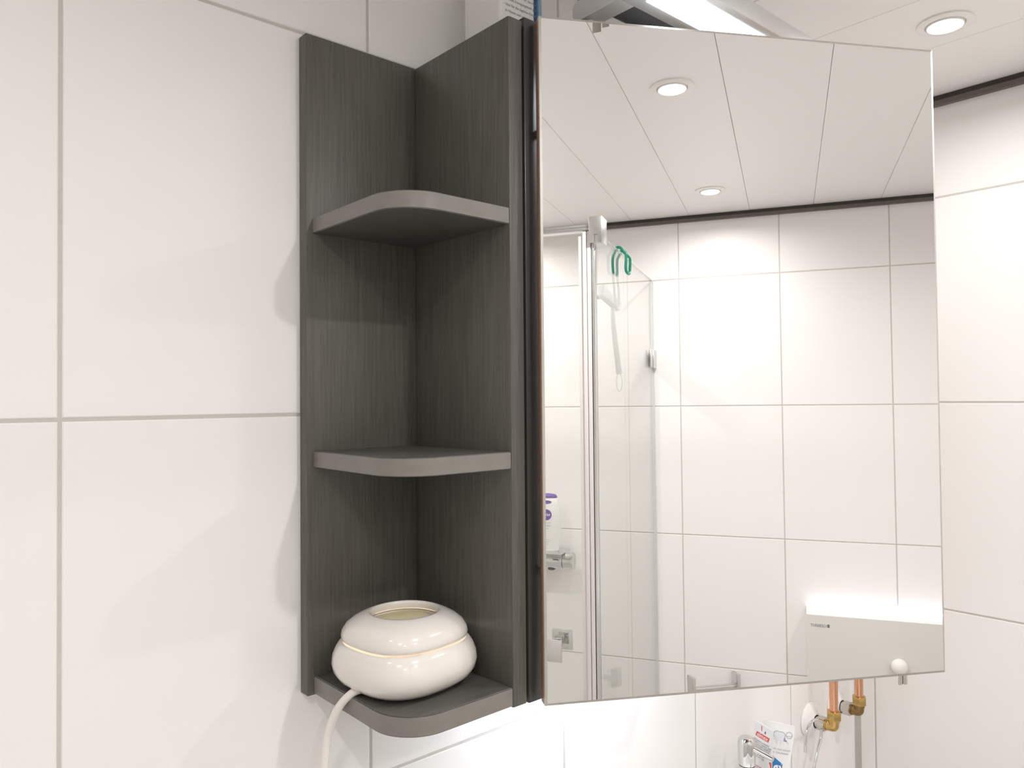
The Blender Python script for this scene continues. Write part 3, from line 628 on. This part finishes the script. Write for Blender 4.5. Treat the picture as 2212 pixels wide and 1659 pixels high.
# green hook hung over the glass with a brush behind it, painted pale as if washed out by the glass
t = thing('glass_hook', (0.2042, -1.44, 0.30), 'bright green double hook hung over the shower glass', 'hook')
def U(y, zo, xo, xi, zi):
    return [(xo, y, zo), (xo + 0.001, y, zo + 0.03), (xo - 0.004, y, 0.395), (0.2100, y, 0.4075), (0.2000, y, 0.4075), (xi + 0.006, y, 0.394), (xi, y - 0.012, 0.374), (xi - 0.001, y - 0.02, zi)]
p1 = U(-1.400, 0.356, 0.2235, 0.187, 0.345); p2 = U(-1.452, 0.356, 0.2235, 0.187, 0.345)
mb = MB(); mb.tube(spline(list(reversed(p1)) + [(0.2235, -1.410, 0.346), (0.2235, -1.440, 0.346)] + p2, 7), 0.0037, 12); obj('green_wire', mb, 'green', t, 60)
mb = MB(); mb.tube(spline([p1[-1], (0.1860, -1.43, 0.315), (0.1855, -1.445, 0.282)], 6), 0.0032, 10); mb.tube(spline([p2[-1], (0.1860, -1.485, 0.315), (0.1855, -1.495, 0.275)], 6), 0.0032, 10)
mb.tube(spline([(0.1855, -1.445, 0.282), (0.1850, -1.46, 0.264), (0.1850, -1.485, 0.262), (0.1855, -1.495, 0.275)], 6), 0.0032, 10); obj('sleeve', mb, 'palegrey', t, 60)
t = thing('shower_brush', (0.165, -1.50, 0.09), 'long-handled brush hanging behind the shower glass, coloured pale for the glass wash-out', 'brush')
mb = MB(); hm = frame((0.163, -1.515, 0.287), (0.42, -0.75, -0.45), (0.1, -0.45, 0.8))
mb.box(-0.052, 0.030, -0.016, 0.016, -0.010, 0.010, 0.006, 3, hm); mb.box(-0.056, -0.040, -0.020, 0.020, -0.013, 0.013, 0.004, 3, hm); obj('brush_head', mb, 'palegrey', t)
mb = MB(); mb.tube(spline([(0.164, -1.515, 0.268), (0.1645, -1.514, 0.235), (0.165, -1.530, 0.190), (0.1655, -1.553, 0.140), (0.166, -1.575, 0.094)], 6), 0.0058, 14, r1=0.0085); obj('brush_handle', mb, 'palegrey', t, 60)
mb = MB(); lp = [(0.166 + 0.008 * math.sin(2 * math.pi * k / 20), -1.575 - 0.001 * k / 20, 0.069 + 0.025 * math.cos(2 * math.pi * k / 20)) for k in range(20)]
mb.tube(lp, 0.0010, 8, closed=True); obj('cord_loop', mb, 'palegrey', t, 60)

# shower mixer and bottle on the front wall
my = YD + 0.07
t = thing('shower_mixer', (-0.19, YD, -0.52), 'chrome thermostatic shower mixer with a flat top, mirrored behind glass', 'mixer')
mb = MB(); mb.lathe([(0.025, -0.30), (0.026, -0.298), (0.026, -0.080), (0.025, -0.0785)], (0, my, -0.4895), 'X', 36, True, True); obj('mixer_body', mb, 'chrome', t)
mb = MB(); mb.lathe([(0.024, -0.0775), (0.025, -0.0765), (0.0245, -0.055), (0.0265, -0.045), (0.025, -0.0435), (0.018, -0.046)], (0, my, -0.4895), 'X', 36, True, True); obj('control_knob', mb, 'chrome', t)
mb = MB(); mb.lathe([(0.025, -0.3015), (0.026, -0.31), (0.0265, -0.335), (0.02, -0.337)], (0, my, -0.4895), 'X', 36, True, True); obj('control_knob', mb, 'chrome', t)
mb = MB(); mb.box(-0.30, -0.071, YD + 0.015, YD + 0.115, -0.4645, -0.4590, 0.002); obj('top_plate', mb, 'chrome', t)
for xu in (-0.265, -0.115):
    mb = MB(); mb.cyl((xu, YD + 0.0002, -0.4895), (xu, my, -0.4895), 0.016); obj('wall_union', mb, 'chrome', t)
mb = MB(); mb.lathe([(0.012, -0.510), (0.012, -0.519), (0.009, -0.521)], (-0.118, my, 0), 'Z', 24, True, True); obj('outlet', mb, 'gap', t)
by, bxx, bz = my, -0.128, -0.4588
t = thing('shower_bottle', (bxx, by, bz), 'white shower gel bottle with purple cap and round purple emblem', 'bottle')
prof = [(0.0340, 0.0), (0.0355, 0.002), (0.0380, 0.020), (0.0420, 0.055), (0.0435, 0.085), (0.0425, 0.115), (0.0390, 0.145), (0.0340, 0.162), (0.0310, 0.168)]
mb = MB(); mb.grid_loft([[(bxx + r * math.cos(a), by + r * 0.55 * math.sin(a), bz + h) for a in [2 * math.pi * i / 36 for i in range(36)]] for r, h in prof], True, True, True); obj('bottle_body', mb, 'bottle', t, 60)
mb = MB(); mb.grid_loft([[(bxx + r * math.cos(a), by + r * 0.55 * math.sin(a), bz + h) for a in [2 * math.pi * i / 36 for i in range(36)]] for r, h in [(0.0308, 0.1682), (0.0305, 0.171), (0.0285, 0.1765), (0.022, 0.180), (0.010, 0.1815), (0.001, 0.182)]], True, True, True); obj('cap', mb, 'inkpurple', t, 60)
def bprint(name, mb2d, m):                    # wrap flat (u,v) print round the bottle front
    out = MB()
    for faces in mb2d:
        vs = []
        for u, v in faces:
            k = 0
            while k < len(prof) - 2 and prof[k + 1][1] < v: k += 1
            (r0, h0), (r1, h1) = prof[k], prof[k + 1]; r = r0 + (r1 - r0) * min(1, max(0, (v - h0) / (h1 - h0)))
            x = max(-0.98, min(0.98, u / r)); vs.append(out.bm.verts.new((bxx - u, by + 0.55 * r * math.sqrt(1 - x * x) + 0.0006, bz + v)))
        out.bm.faces.new(vs)
    obj(name, out, m, t, 0)
def disc(u, v, ru, rv, n=28): return [[(u, v), (u + ru * math.cos(2 * math.pi * k / n), v + rv * math.sin(2 * math.pi * k / n)), (u + ru * math.cos(2 * math.pi * (k + 1) / n), v + rv * math.sin(2 * math.pi * (k + 1) / n))] for k in range(n)]
def tprint(body_, size, u, v):
    me = text_mesh(body_, size, 'CENTER'); return [[(u + me.vertices[i].co.x, v + me.vertices[i].co.y) for i in p_.vertices] for p_ in me.polygons]
bprint('emblem', disc(0, 0.116, 0.0185, 0.0175), 'inkpurple'); bprint('oval_label', disc(0, 0.156, 0.0175, 0.0055), 'inkpurple')
def lift(fs): return fs
out = MB(); me = text_mesh('NIVEA', 0.0105, 'CENTER', 0, 0.0002)
out.mesh_from(me, frame((bxx, by + 0.0256, bz + 0.1125), (-1, 0, 0), (0, 0, 1))); obj('lettering', out, 'inkwhite', t, 0)
bprint('small_print', tprint('cremeshower', 0.0062, 0, 0.089) + tprint('CREME', 0.0075, -0.004, 0.079) + tprint('soft', 0.0065, -0.004, 0.0705) + tprint('shower gel', 0.0048, 0, 0.035) + tprint('mit Mandel', 0.0042, 0, 0.029) + tprint('250 ml', 0.0045, 0, 0.022), 'inklight')

# ------------------------------------------------------------------ cistern module with glow, knob, roll holder
mx0, mx1, my0, mzt = 0.6445, 1.1445, YD + 0.106, -0.5905
t = thing('cistern_module', (0.8945, YD + 0.05, ZF), 'white glass-fronted cistern module glowing along its top, mirrored lower right', 'cistern')
mb = MB(); mb.box(mx0, mx1, YD + 0.0005, my0 - 0.005, ZF + 0.001, mzt - 0.001, 0.0015); obj('body', mb, 'white', t)
mb = MB(); mb.box(mx0 - 0.0005, mx1 + 0.0005, my0 - 0.0048, my0, ZF + 0.006, mzt, 0.0008); fg = obj('front_glass', mb, 'panelglass', t)
mb = MB(); mb.mesh_from(text_mesh('GEBERIT', 0.0112), frame((0.6955, my0 + 0.0003, -0.6230), (-1, 0, 0), (0, 0, 1))); obj('lettering', mb, 'ink', fg, 0)
mb = MB(); mb.quad((0.7035, my0 + 0.0003, -0.6232), (0.6975, my0 + 0.0003, -0.6232), (0.6975, my0 + 0.0003, -0.6145), (0.7035, my0 + 0.0003, -0.6145)); obj('logo_square', mb, 'ink', fg, 0)
mb = MB(); mb.box(mx0 + 0.012, mx1 - 0.012, YD + 0.004, YD + 0.012, mzt - 0.001, mzt + 0.003, 0); obj('glow_strip', mb, 'ledwall', t, 0)
t = thing('white_knob', (0.877, my0, -0.71), 'round white dome on the cistern front at the mirror\u2019s lower edge', 'knob')
mb = MB(); mb.lathe([(0.010, 0.0), (0.0165, 0.001), (0.0208, 0.007), (0.0215, 0.0125), (0.0195, 0.019), (0.014, 0.0245), (0.007, 0.0272), (0.0005, 0.028)], (0.8765, my0 + 0.0002, -0.7095), 'Y', 36, True, True); obj('dome', mb, 'white', t, 60)
mb = MB(); mb.lathe([(0.012, 0.0), (0.012, 0.002)], (0.8765, my0 + 0.0001, -0.7095), 'Y', 24, True, True); obj('back_plate', mb, 'white', t)
t = thing('roll_holder', (0.375, YD + 0.06, ZF), 'chrome freestanding roll holder with two square plates, mirrored at the bottom edge', 'roll holder')
ra, rb_ = Vector((0.3205, YD + 0.098, -0.0)), Vector((0.4430, YD + 0.012, 0.0))
dr = (rb_ - ra).normalized(); zr = -0.829
for c_ in (ra + Vector((0, 0, zr)), rb_ + Vector((0, 0, zr)) + Vector((0, 0.012, 0))):
    fm = frame(c_, Vector((0, 0, 1)).cross(dr), (0, 0, 1))
    mb = MB(); mb.box(-0.018, 0.018, -0.030, 0.026, -0.005, 0.005, 0.0008, 2, fm); obj('plate', mb, 'chrome', t)
mb = MB(); mb.tube([ra + Vector((0, 0, zr - 0.012)), rb_ + Vector((0, 0.012, zr - 0.012))], 0.0075, 20); obj('bar', mb, 'chrome', t)
mid = (ra + rb_) / 2 + Vector((0, 0.006, 0))
mb = MB(); mb.tube([(mid.x, mid.y, zr - 0.018), (mid.x, mid.y, ZF + 0.006)], 0.006, 16); obj('post', mb, 'chrome', t)
mb = MB(); mb.box(mid.x - 0.055, mid.x + 0.055, YD + 0.006, YD + 0.116, ZF + 0.001, ZF + 0.009, 0.002); obj('foot', mb, 'chrome', t)
